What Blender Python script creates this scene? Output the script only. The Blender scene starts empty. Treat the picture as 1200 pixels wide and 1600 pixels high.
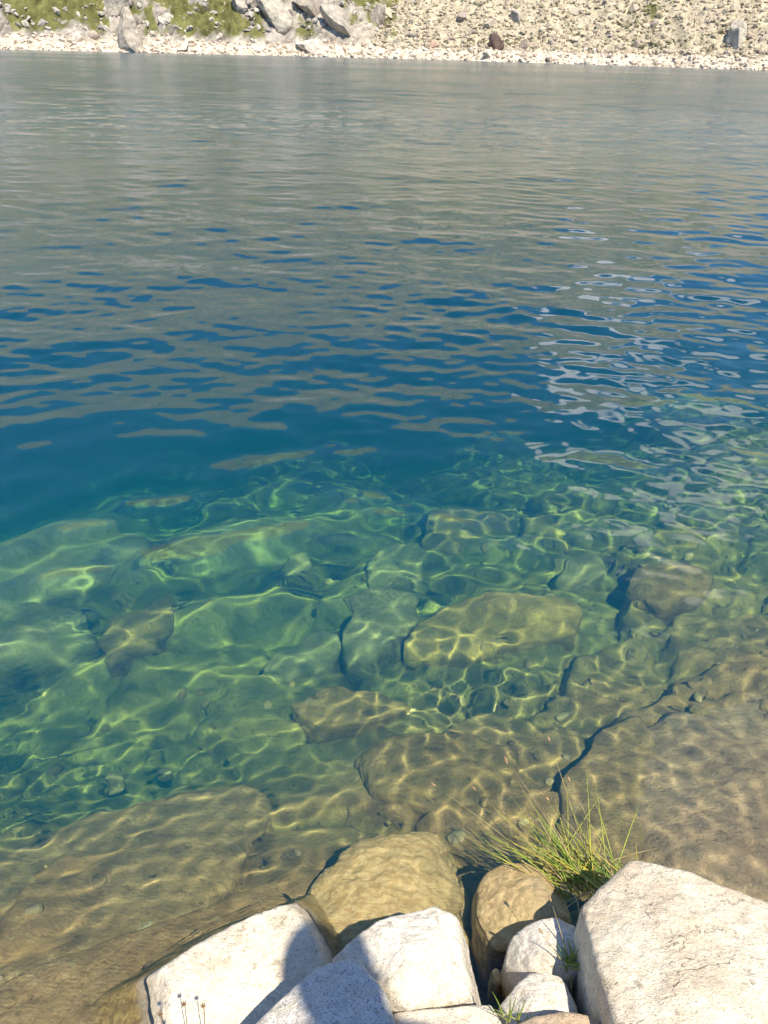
import bpy, bmesh, math, numpy as np
from mathutils import Vector, Matrix
C = bpy.context.scene
COL = C.collection
R = math.radians
rng = np.random.default_rng(11)

# ------------------------------------------------------------------ camera
cam = bpy.data.objects.new('camera', bpy.data.cameras.new('camera'))
COL.objects.link(cam)
PITCH, ROLL = R(31.2), R(1.5)
fw = Vector((0, math.cos(PITCH), -math.sin(PITCH)))
up0 = Vector((0, math.sin(PITCH), math.cos(PITCH)))
rt0 = Vector((1, 0, 0))
rt = rt0 * math.cos(ROLL) + up0 * math.sin(ROLL)
up = up0 * math.cos(ROLL) - rt0 * math.sin(ROLL)
M = Matrix((rt, up, -fw)).transposed().to_4x4()
M.translation = Vector((0, 0, 1.8))
cam.matrix_world = M
cam.data.sensor_fit = 'VERTICAL'
cam.data.angle = 2 * math.atan(800 / 1202.0)
cam.data.clip_start = 0.05
cam.data.clip_end = 3000
C.camera = cam

# ------------------------------------------------------------------ light
SUN = Vector((0.28, -0.55, 1.0)).normalized()          # towards the sun
sun = bpy.data.lights.new('sun', 'SUN')
sun.energy = 5.0
sun.angle = R(0.5)
sun.color = (1.0, 0.89, 0.72)
sun.cycles.is_caustics_light = True
sun.cycles.use_multiple_importance_sampling = False
so = bpy.data.objects.new('sun', sun)
COL.objects.link(so)
so.rotation_euler = SUN.to_track_quat('Z', 'Y').to_euler()

world = bpy.data.worlds.new("World")
C.world = world
world.use_nodes = True
wn, wl = world.node_tree.nodes, world.node_tree.links
bg = wn['Background']
sky = wn.new('ShaderNodeTexSky')
sky.sky_type = 'NISHITA'
sky.sun_disc = False
sky.sun_elevation = math.asin(SUN.z)
sky.sun_rotation = math.atan2(SUN.x, SUN.y)
sky.altitude = 2200
sky.air_density = 1.0
sky.dust_density = 0.1
sky.ozone_density = 6.0
wl.new(sky.outputs[0], bg.inputs[0])
bg.inputs[1].default_value = 0.15
# clouds standing above the far ridge (seen only mirrored in the lake)
def cloud_world():
    tc = wn.new('ShaderNodeTexCoord')
    def blob(d, w):
        dp = wn.new('ShaderNodeVectorMath'); dp.operation = 'DOT_PRODUCT'
        dp.inputs[1].default_value = Vector(d).normalized()
        wl.new(tc.outputs['Generated'], dp.inputs[0])
        mr = wn.new('ShaderNodeMapRange'); mr.interpolation_type = 'SMOOTHSTEP'
        mr.inputs['From Min'].default_value = math.cos(w)
        mr.inputs['From Max'].default_value = math.cos(w * 0.25)
        wl.new(dp.outputs['Value'], mr.inputs['Value'])
        return mr.outputs[0]
    outs = [blob(d, w) for d, w in CLOUDS]
    acc = outs[0]
    for o in outs[1:]:
        m = wn.new('ShaderNodeMath'); m.operation = 'MAXIMUM'
        wl.new(acc, m.inputs[0]); wl.new(o, m.inputs[1]); acc = m.outputs[0]
    nz = wn.new('ShaderNodeTexNoise')
    nz.inputs['Scale'].default_value = 16.0
    nz.inputs['Detail'].default_value = 7.0
    nz.inputs['Roughness'].default_value = 0.6
    wl.new(tc.outputs['Generated'], nz.inputs['Vector'])
    a = wn.new('ShaderNodeMath'); a.operation = 'ADD'
    wl.new(nz.outputs[0], a.inputs[0]); wl.new(acc, a.inputs[1])
    mr = wn.new('ShaderNodeMapRange'); mr.interpolation_type = 'SMOOTHSTEP'
    mr.inputs['From Min'].default_value = 0.80
    mr.inputs['From Max'].default_value = 1.5
    wl.new(a.outputs[0], mr.inputs['Value'])
    b2 = wn.new('ShaderNodeBackground')
    b2.inputs[0].default_value = (1.0, 0.98, 0.95, 1)
    b2.inputs[1].default_value = 1.6
    mx = wn.new('ShaderNodeMixShader')
    wl.new(mr.outputs[0], mx.inputs[0]); wl.new(bg.outputs[0], mx.inputs[1]); wl.new(b2.outputs[0], mx.inputs[2])
    wl.new(mx.outputs[0], wn['World Output'].inputs[0])
CLOUDS = [((0.222, 0.952, 0.21), 0.06), ((0.258, 0.925, 0.279), 0.07), ((0.235, 0.905, 0.355), 0.06), ((0.298, 0.862, 0.411), 0.06), ((0.377, 0.801, 0.465), 0.08), ((0.189, 0.966, 0.177), 0.05), ((0.31, 0.922, 0.231), 0.08)]
cloud_world()

C.view_settings.view_transform = 'Standard'
C.view_settings.look = 'None'
C.view_settings.gamma = 1
C.view_settings.exposure = 0.6
C.cycles.use_denoising = True
C.cycles.caustics_reflective = False
C.cycles.caustics_refractive = True
C.cycles.max_bounces = 12
C.cycles.diffuse_bounces = 3
C.cycles.glossy_bounces = 4
C.cycles.transmission_bounces = 8
C.cycles.volume_bounces = 5
C.cycles.transparent_max_bounces = 24
C.cycles.sample_clamp_indirect = 4.0

# ------------------------------------------------------------------ helpers
def hash3(ix, iy, iz, seed):
    n = (ix * 374761393 + iy * 668265263 + iz * 2147483647 + seed * 1274126177) & 0xFFFFFFFF
    n = ((n ^ (n >> 13)) * 1274126177) & 0xFFFFFFFF
    n = ((n ^ (n >> 16)) * 2246822519) & 0xFFFFFFFF
    return n ^ (n >> 15)

def perlin(p, seed=0):
    p = np.asarray(p, dtype=np.float64)
    i = np.floor(p).astype(np.int64); f = p - i
    u = f * f * f * (f * (f * 6 - 15) + 10)
    out = 0.0
    for dx in (0, 1):
        for dy in (0, 1):
            for dz in (0, 1):
                h = hash3(i[:, 0] + dx, i[:, 1] + dy, i[:, 2] + dz, seed)
                gx = ((h & 1023) / 511.5) - 1; gy = (((h >> 10) & 1023) / 511.5) - 1; gz = (((h >> 20) & 1023) / 511.5) - 1
                d = gx * (f[:, 0] - dx) + gy * (f[:, 1] - dy) + gz * (f[:, 2] - dz)
                w = (u[:, 0] if dx else 1 - u[:, 0]) * (u[:, 1] if dy else 1 - u[:, 1]) * (u[:, 2] if dz else 1 - u[:, 2])
                out = out + d * w
    return out

def fbm(p, octs=4, seed=0, gain=0.5, ridged=False):
    s = 0; a = 1; q = np.array(p, dtype=np.float64)
    for k in range(octs):
        n = perlin(q, seed + k * 17)
        s = s + a * ((0.35 - np.abs(n)) if ridged else n)
        q = q * 2.03 + 3.1; a *= gain
    return s

def smooth(a, b, x):
    t = np.clip((x - a) / (b - a), 0, 1)
    return t * t * (3 - 2 * t)

def np_mesh(name, v, faces, nside, smoothf=True, mat=None, parent=None, col=None):
    m = bpy.data.meshes.new(name)
    v = np.asarray(v, dtype=np.float32); f = np.asarray(faces, dtype=np.int32)
    m.vertices.add(len(v)); m.vertices.foreach_set('co', v.ravel())
    m.loops.add(f.size); m.loops.foreach_set('vertex_index', f.ravel())
    m.polygons.add(len(f)); m.polygons.foreach_set('loop_start', np.arange(0, f.size, nside, dtype=np.int32))
    m.polygons.foreach_set('use_smooth', np.full(len(f), smoothf))
    m.update(calc_edges=True)
    if col is not None:
        ca = m.color_attributes.new('Col', 'FLOAT_COLOR', 'POINT')
        c4 = np.ones((len(v), 4), dtype=np.float32); c4[:, :3] = col
        ca.data.foreach_set('color', c4.ravel())
    if mat: m.materials.append(mat)
    o = bpy.data.objects.new(name, m); COL.objects.link(o)
    if parent: o.parent = parent
    return o

def tag(o, label=None, cat=None, group=None, kind=None):
    if label: o['label'] = label
    if cat: o['category'] = cat
    if group: o['group'] = group
    if kind: o['kind'] = kind
    return o

def quads(ny, nx):
    i = np.arange(ny * nx).reshape(ny, nx)
    return np.stack([i[:-1, :-1], i[:-1, 1:], i[1:, 1:], i[1:, :-1]], -1).reshape(-1, 4)

ICO = {}
def ico(n):
    if n not in ICO:
        bm = bmesh.new(); bmesh.ops.create_icosphere(bm, subdivisions=n, radius=1)
        v = np.array([q.co for q in bm.verts]); f = np.array([[w.index for w in q.verts] for q in bm.faces])
        bm.free(); ICO[n] = (v / np.linalg.norm(v, axis=1)[:, None], f)
    return ICO[n]

# ------------------------------------------------------------------ materials
def newmat(name):
    m = bpy.data.materials.new(name); m.use_nodes = True
    return m, m.node_tree.nodes, m.node_tree.links, m.node_tree.nodes['Principled BSDF']

def ramp(n, l, src, stops):
    r = n.new('ShaderNodeValToRGB')
    while len(r.color_ramp.elements) < len(stops): r.color_ramp.elements.new(0.5)
    for e, (p, c) in zip(r.color_ramp.elements, stops):
        e.position = p; e.color = (*c, 1)
    l.new(src, r.inputs[0]); return r.outputs[0]

def noise(n, l, vec, sc, det=4, rough=0.55, dist=0.0):
    t = n.new('ShaderNodeTexNoise'); t.inputs['Scale'].default_value = sc
    t.inputs['Detail'].default_value = det; t.inputs['Roughness'].default_value = rough
    t.inputs['Distortion'].default_value = dist
    if vec is not None: l.new(vec, t.inputs['Vector'])
    return t.outputs[0]

def mixc(n, l, fac, a, b, mode='MIX'):
    m = n.new('ShaderNodeMix'); m.data_type = 'RGBA'; m.blend_type = mode
    for s, v in ((0, fac), (6, a), (7, b)):
        if isinstance(v, (int, float)): m.inputs[s].default_value = v
        elif isinstance(v, tuple): m.inputs[s].default_value = (*v, 1)
        else: l.new(v, m.inputs[s])
    return m.outputs[2]

def math_(n, l, op, a, b=0.0, clamp=False):
    m = n.new('ShaderNodeMath'); m.operation = op; m.use_clamp = clamp
    for s, v in ((0, a), (1, b)):
        if isinstance(v, (int, float)): m.inputs[s].default_value = v
        else: l.new(v, m.inputs[s])
    return m.outputs[0]

def mrange(n, l, v, a, b, c=0.0, d=1.0):
    m = n.new('ShaderNodeMapRange'); m.interpolation_type = 'SMOOTHSTEP'
    l.new(v, m.inputs[0])
    for k, x in zip((1, 2, 3, 4), (a, b, c, d)): m.inputs[k].default_value = x
    return m.outputs[0]

def stretch(n, l, vec, sc, rot):
    m = n.new('ShaderNodeMapping'); m.inputs['Scale'].default_value = sc; m.inputs['Rotation'].default_value = rot
    l.new(vec, m.inputs['Vector']); return m.outputs[0]

def granite(name, light, tint, grain, wet_z=0.02, speck=0.5, algae=(0.52, 0.38, 0.15), algae2=(0.26, 0.19, 0.08)):
    """dry pale granite above the water line, golden algae film below it"""
    m, n, l, p = newmat(name)
    tc = n.new('ShaderNodeTexCoord'); ob = tc.outputs['Object']
    geo = n.new('ShaderNodeNewGeometry'); sep = n.new('ShaderNodeSeparateXYZ'); l.new(geo.outputs['Position'], sep.inputs[0])
    st = stretch(n, l, ob, (1.0, 1.9, 1.7), (0.35, 0.2, 0.6))
    big = noise(n, l, ob, 5.0, 5, 0.6)
    mid = noise(n, l, st, 30.0, 6, 0.7, 0.6)
    fine = noise(n, l, st, 210.0, 3, 0.7)
    crys = n.new('ShaderNodeTexVoronoi'); crys.inputs['Scale'].default_value = 330; l.new(st, crys.inputs['Vector'])
    base = ramp(n, l, mid, [(0.30, tuple(c * 0.76 for c in light)), (0.50, light), (0.68, tuple(min(1, c * 1.13) for c in light))])
    base = mixc(n, l, mrange(n, l, big, 0.48, 0.66, 0, 0.75), base, tint)
    dark = mrange(n, l, fine, 0.55, 0.63, 0, min(1.0, speck * 1.5))
    base = mixc(n, l, dark, base, grain)
    bw = ramp(n, l, crys.outputs['Color'], [(0.0, (0.68, 0.68, 0.7)), (0.25, (0.98, 0.98, 0.98)), (1.0, (1.08, 1.06, 1.02))])
    base = mixc(n, l, 0.55, base, bw, 'MULTIPLY')
    # lichen freckles
    li = noise(n, l, ob, 46.0, 4, 0.65)
    base = mixc(n, l, mrange(n, l, li, 0.60, 0.66, 0, 0.55), base, (0.24, 0.22, 0.17))
    stn = noise(n, l, ob, 9.0, 6, 0.7, 0.8)
    base = mixc(n, l, mrange(n, l, stn, 0.52, 0.66, 0, 0.45), base, (0.47, 0.41, 0.29))
    damp = mrange(n, l, sep.outputs[2], wet_z + 0.055, wet_z + 0.01, 0, 0.5)
    base = mixc(n, l, damp, base, (0.30, 0.24, 0.14))
    # rusty veins
    vein = noise(n, l, st, 6.5, 6, 0.65, 1.4)
    v2 = math_(n, l, 'ABSOLUTE', math_(n, l, 'SUBTRACT', vein, 0.5))
    base = mixc(n, l, mrange(n, l, v2, 0.0, 0.018, 0.30, 0.0), base, (0.42, 0.30, 0.17))
    crk = math_(n, l, 'ABSOLUTE', math_(n, l, 'SUBTRACT', noise(n, l, ob, 3.1, 5, 0.55, 2.2), 0.52))
    crack = math_(n, l, 'MULTIPLY', mrange(n, l, crk, 0.0, 0.0045, 1.0, 0.0), mrange(n, l, big, 0.45, 0.6))
    base = mixc(n, l, math_(n, l, 'MULTIPLY', crack, 0.8), base, (0.12, 0.10, 0.07))
    # water line
    zz = math_(n, l, 'ADD', sep.outputs[2], math_(n, l, 'MULTIPLY', math_(n, l, 'SUBTRACT', noise(n, l, ob, 14, 4), 0.5), 0.07))
    wet = mrange(n, l, zz, wet_z + 0.012, wet_z - 0.02)
    al = mixc(n, l, mrange(n, l, mid, 0.40, 0.62), algae2, algae)
    al = mixc(n, l, mrange(n, l, big, 0.42, 0.6, 0.0, 0.45), al, (0.50, 0.40, 0.20))
    al = mixc(n, l, 0.4, al, bw, 'MULTIPLY')
    col = mixc(n, l, wet, base, al)
    l.new(col, p.inputs['Base Color'])
    l.new(mrange(n, l, wet, 0, 1, 0.82, 0.45), p.inputs['Roughness'])
    p.inputs['Specular IOR Level'].default_value = 0.25
    h = math_(n, l, 'ADD', math_(n, l, 'MULTIPLY', mid, 0.013), math_(n, l, 'MULTIPLY', fine, 0.0022))
    h = math_(n, l, 'ADD', h, math_(n, l, 'MULTIPLY', noise(n, l, ob, 85.0, 4, 0.65), 0.006))
    h = math_(n, l, 'ADD', h, math_(n, l, 'MULTIPLY', crys.outputs['Distance'], 0.0012))
    h = math_(n, l, 'SUBTRACT', h, math_(n, l, 'MULTIPLY', crack, 0.006))
    b = n.new('ShaderNodeBump'); b.inputs['Strength'].default_value = 0.6; b.inputs['Distance'].default_value = 1.0
    l.new(h, b.inputs['Height']); l.new(b.outputs[0], p.inputs['Normal'])
    return m

def bedrock(name, a, b_, c, sc=1.0, shallow=None):
    m, n, l, p = newmat(name)
    tc = n.new('ShaderNodeTexCoord'); ob = tc.outputs['Object']
    n1 = noise(n, l, ob, 3.2 * sc, 6, 0.6, 0.4)
    st = stretch(n, l, ob, (1, 1.5, 1.3), (0.2, 0.3, 0.5))
    n2 = noise(n, l, st, 17 * sc, 8, 0.75)
    n3 = noise(n, l, ob, 120, 3, 0.6)
    col = mixc(n, l, mrange(n, l, n1, 0.38, 0.62), a, b_)
    col = mixc(n, l, mrange(n, l, n2, 0.53, 0.68, 0, 0.8), col, c)
    col = mixc(n, l, mrange(n, l, n2, 0.47, 0.32, 0, 0.8), col, tuple(x * 0.30 for x in a))
    n4 = noise(n, l, ob, 48, 5, 0.7, 0.5)
    col = mixc(n, l, mrange(n, l, n4, 0.52, 0.66, 0, 0.55), col, tuple(x * 0.45 for x in b_))
    col = mixc(n, l, mrange(n, l, n4, 0.42, 0.30, 0, 0.4), col, tuple(min(0.8, x * 1.25) for x in c))
    col = mixc(n, l, mrange(n, l, n3, 0.35, 0.65, 0.0, 0.35), col, tuple(x * 0.5 for x in b_))
    if shallow:
        geo = n.new('ShaderNodeNewGeometry'); sep = n.new('ShaderNodeSeparateXYZ'); l.new(geo.outputs['Position'], sep.inputs[0])
        zz = math_(n, l, 'ADD', sep.outputs[2], math_(n, l, 'MULTIPLY', math_(n, l, 'SUBTRACT', n1, 0.5), 0.35))
        sh = mixc(n, l, mrange(n, l, n2, 0.40, 0.62), shallow, tuple(x * 1.35 for x in shallow))
        sh = mixc(n, l, mrange(n, l, n3, 0.35, 0.65, 0.0, 0.4), sh, tuple(x * 0.55 for x in shallow))
        col = mixc(n, l, mrange(n, l, zz, -0.78, -0.36), col, sh)
    l.new(col, p.inputs['Base Color']); p.inputs['Roughness'].default_value = 0.8
    p.inputs['Specular IOR Level'].default_value = 0.1
    bp = n.new('ShaderNodeBump'); bp.inputs['Distance'].default_value = 1.0; bp.inputs['Strength'].default_value = 0.8
    l.new(math_(n, l, 'ADD', math_(n, l, 'MULTIPLY', n2, 0.03), math_(n, l, 'MULTIPLY', n4, 0.008)), bp.inputs['Height'])
    l.new(bp.outputs[0], p.inputs['Normal'])
    return m

def vcol_mat(name, sc, amt, bump):
    m, n, l, p = newmat(name)
    at = n.new('ShaderNodeAttribute'); at.attribute_name = 'Col'
    geo = n.new('ShaderNodeNewGeometry')
    n1 = noise(n, l, geo.outputs['Position'], sc, 8, 0.7)
    f = ramp(n, l, n1, [(0.32, (1 - amt,) * 3), (0.5, (1, 1, 1)), (0.7, (1 + amt * 0.6,) * 3)])
    col = mixc(n, l, 1.0, at.outputs['Color'], f, 'MULTIPLY')
    l.new(col, p.inputs['Base Color']); p.inputs['Roughness'].default_value = 0.95
    p.inputs['Specular IOR Level'].default_value = 0.1
    bp = n.new('ShaderNodeBump'); bp.inputs['Distance'].default_value = bump
    l.new(n1, bp.inputs['Height']); l.new(bp.outputs[0], p.inputs['Normal'])
    return m

def simple(name, a, b_, sc, rough=0.7, sheen=0.0):
    m, n, l, p = newmat(name)
    tc = n.new('ShaderNodeTexCoord')
    n1 = noise(n, l, tc.outputs['Object'], sc, 4)
    l.new(mixc(n, l, mrange(n, l, n1, 0.38, 0.62), a, b_), p.inputs['Base Color'])
    p.inputs['Roughness'].default_value = rough
    return m

MAT = {
    'granite_warm': granite('pale_warm_granite', (0.76, 0.69, 0.55), (0.60, 0.50, 0.37), (0.22, 0.20, 0.17)),
    'granite_white': granite('white_granite', (0.75, 0.70, 0.60), (0.58, 0.54, 0.46), (0.24, 0.23, 0.21)),
    'granite_grey': granite('grey_speckled_granite', (0.66, 0.63, 0.58), (0.56, 0.53, 0.48), (0.16, 0.16, 0.16), speck=0.8),
    'granite_tan': granite('tan_granite', (0.58, 0.45, 0.31), (0.50, 0.36, 0.22), (0.25, 0.20, 0.14)),
    'granite_washed': granite('washed_granite', (0.78, 0.71, 0.57), (0.62, 0.52, 0.38), (0.30, 0.26, 0.20), wet_z=-0.015),
    'wet_brown': granite('wet_brown_granite', (0.40, 0.33, 0.20), (0.30, 0.22, 0.11), (0.12, 0.10, 0.06), wet_z=0.085, algae=(0.56, 0.43, 0.22), algae2=(0.34, 0.25, 0.12)),
    'golden': granite('golden_algae_granite', (0.5, 0.4, 0.2), (0.5, 0.36, 0.14), (0.2, 0.15, 0.06), wet_z=0.3, algae=(0.80, 0.63, 0.31), algae2=(0.56, 0.40, 0.17)),
    'red_brown': bedrock('red_brown_slab_rock', (0.54, 0.37, 0.225), (0.66, 0.47, 0.30), (0.78, 0.61, 0.42)),
    'olive_rock': bedrock('olive_slab_rock', (0.38, 0.27, 0.11), (0.50, 0.36, 0.16), (0.64, 0.49, 0.24)),
    'gold_slab': bedrock('golden_slab_rock', (0.46, 0.34, 0.11), (0.60, 0.46, 0.16), (0.74, 0.56, 0.22)),
    'grey_slab': bedrock('grey_slab_rock', (0.34, 0.34, 0.20), (0.45, 0.44, 0.26), (0.58, 0.56, 0.36)),
    'pale_slab': bedrock('pale_slab_rock', (0.48, 0.43, 0.24), (0.58, 0.53, 0.32), (0.70, 0.64, 0.42)),
    'dark_slab': bedrock('dark_slab_rock', (0.20, 0.16, 0.09), (0.28, 0.22, 0.12), (0.40, 0.32, 0.18)),
    'shore_slab': bedrock('shallow_brown_slab_rock', (0.42, 0.30, 0.145), (0.54, 0.39, 0.19), (0.70, 0.55, 0.31)),
    'bed': bedrock('lake_bed_silt_and_rock', (0.30, 0.28, 0.10), (0.44, 0.41, 0.16), (0.60, 0.56, 0.24), 0.8, (0.42, 0.29, 0.14)),
    'hill': vcol_mat('hillside_rock_and_turf', 0.9, 0.35, 0.5),
    'stone': vcol_mat('loose_stone', 3.0, 0.3, 0.1),
    'blade': simple('grass_blade', (0.16, 0.27, 0.035), (0.42, 0.44, 0.07), 9),
    'dry': simple('dry_stalk', (0.50, 0.42, 0.20), (0.32, 0.24, 0.10), 20),
    'seed': simple('seed_head', (0.22, 0.14, 0.07), (0.36, 0.26, 0.14), 60),
}

# ------------------------------------------------------------------ rocks
def rock(name, label, cat, pts, crown, zb, spread, mat, seed, lvl=5, amp=1.0, cuts=2, pw=16.0, group=None):
    """solid boulder: rounded intersection of the half-spaces of a hull, then weathered with noise"""
    r = np.random.default_rng(seed)
    pts = np.array(pts, float); cen2 = pts[:, :2].mean(0)
    base = pts.copy(); base[:, :2] = cen2 + (pts[:, :2] - cen2) * spread; base[:, 2] = zb
    allp = list(map(tuple, pts)) + list(map(tuple, base)) + [tuple(c) for c in crown]
    bm = bmesh.new()
    for q in allp: bm.verts.new(q)
    res = bmesh.ops.convex_hull(bm, input=bm.verts)
    bm.normal_update()
    A = np.array(allp); ctr = A.mean(0)
    N = []; D = []
    for f in bm.faces:
        nn = np.array(f.normal); 
        if np.linalg.norm(nn) < 0.5 or f.calc_area() < 1e-7: continue
        d = nn @ (np.array(f.verts[0].co) - ctr)
        if d < 0: nn = -nn; d = -d
        if any(nn @ q > 0.985 and abs(d - e) < 0.03 for q, e in zip(N, D)): continue
        N.append(nn); D.append(max(d, 1e-3))
    bm.free()
    ext = (A.max(0) - A.min(0)) / 2
    size = float(np.sqrt(ext[0] * ext[1]))
    # chipped corners
    for k in range(cuts):
        nn = r.normal(size=3); nn[2] = abs(nn[2]) * 0.6; nn /= np.linalg.norm(nn)
        sup = ((A - ctr) @ nn).max(); N.append(nn); D.append(sup * r.uniform(0.80, 0.93))
    N = np.array(N); D = np.array(D)
    v, f = ico(lvl)
    d = v * ext; d = d / np.linalg.norm(d, axis=1)[:, None]
    q = np.clip(d @ N.T, 0, None) / D[None, :]
    rad = 1.0 / np.power(np.power(q, pw).sum(1), 1 / pw)
    P = d * rad[:, None]
    so = seed * 7.31
    g = (P + ctr)
    # coarse facets, scallops and grain
    disp = fbm(g * (2.2 / size) + so, 3, seed) * 0.055 * size * amp
    disp += fbm(g * (6.0 / size) + so, 4, seed + 5, ridged=True) * 0.022 * size * amp
    disp += fbm(g * np.array([26, 38, 34]) + so, 4, seed + 9, 0.62) * 0.0048 * amp
    P = P + d * disp[:, None]
    w = P + ctr
    org = np.array([ctr[0], ctr[1], zb])
    o = np_mesh(name, w - org, f, 3, True, mat)
    o.location = org
    tag(o, label, cat, group, 'thing')
    o.cycles.is_caustics_receiver = True
    return o

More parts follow.
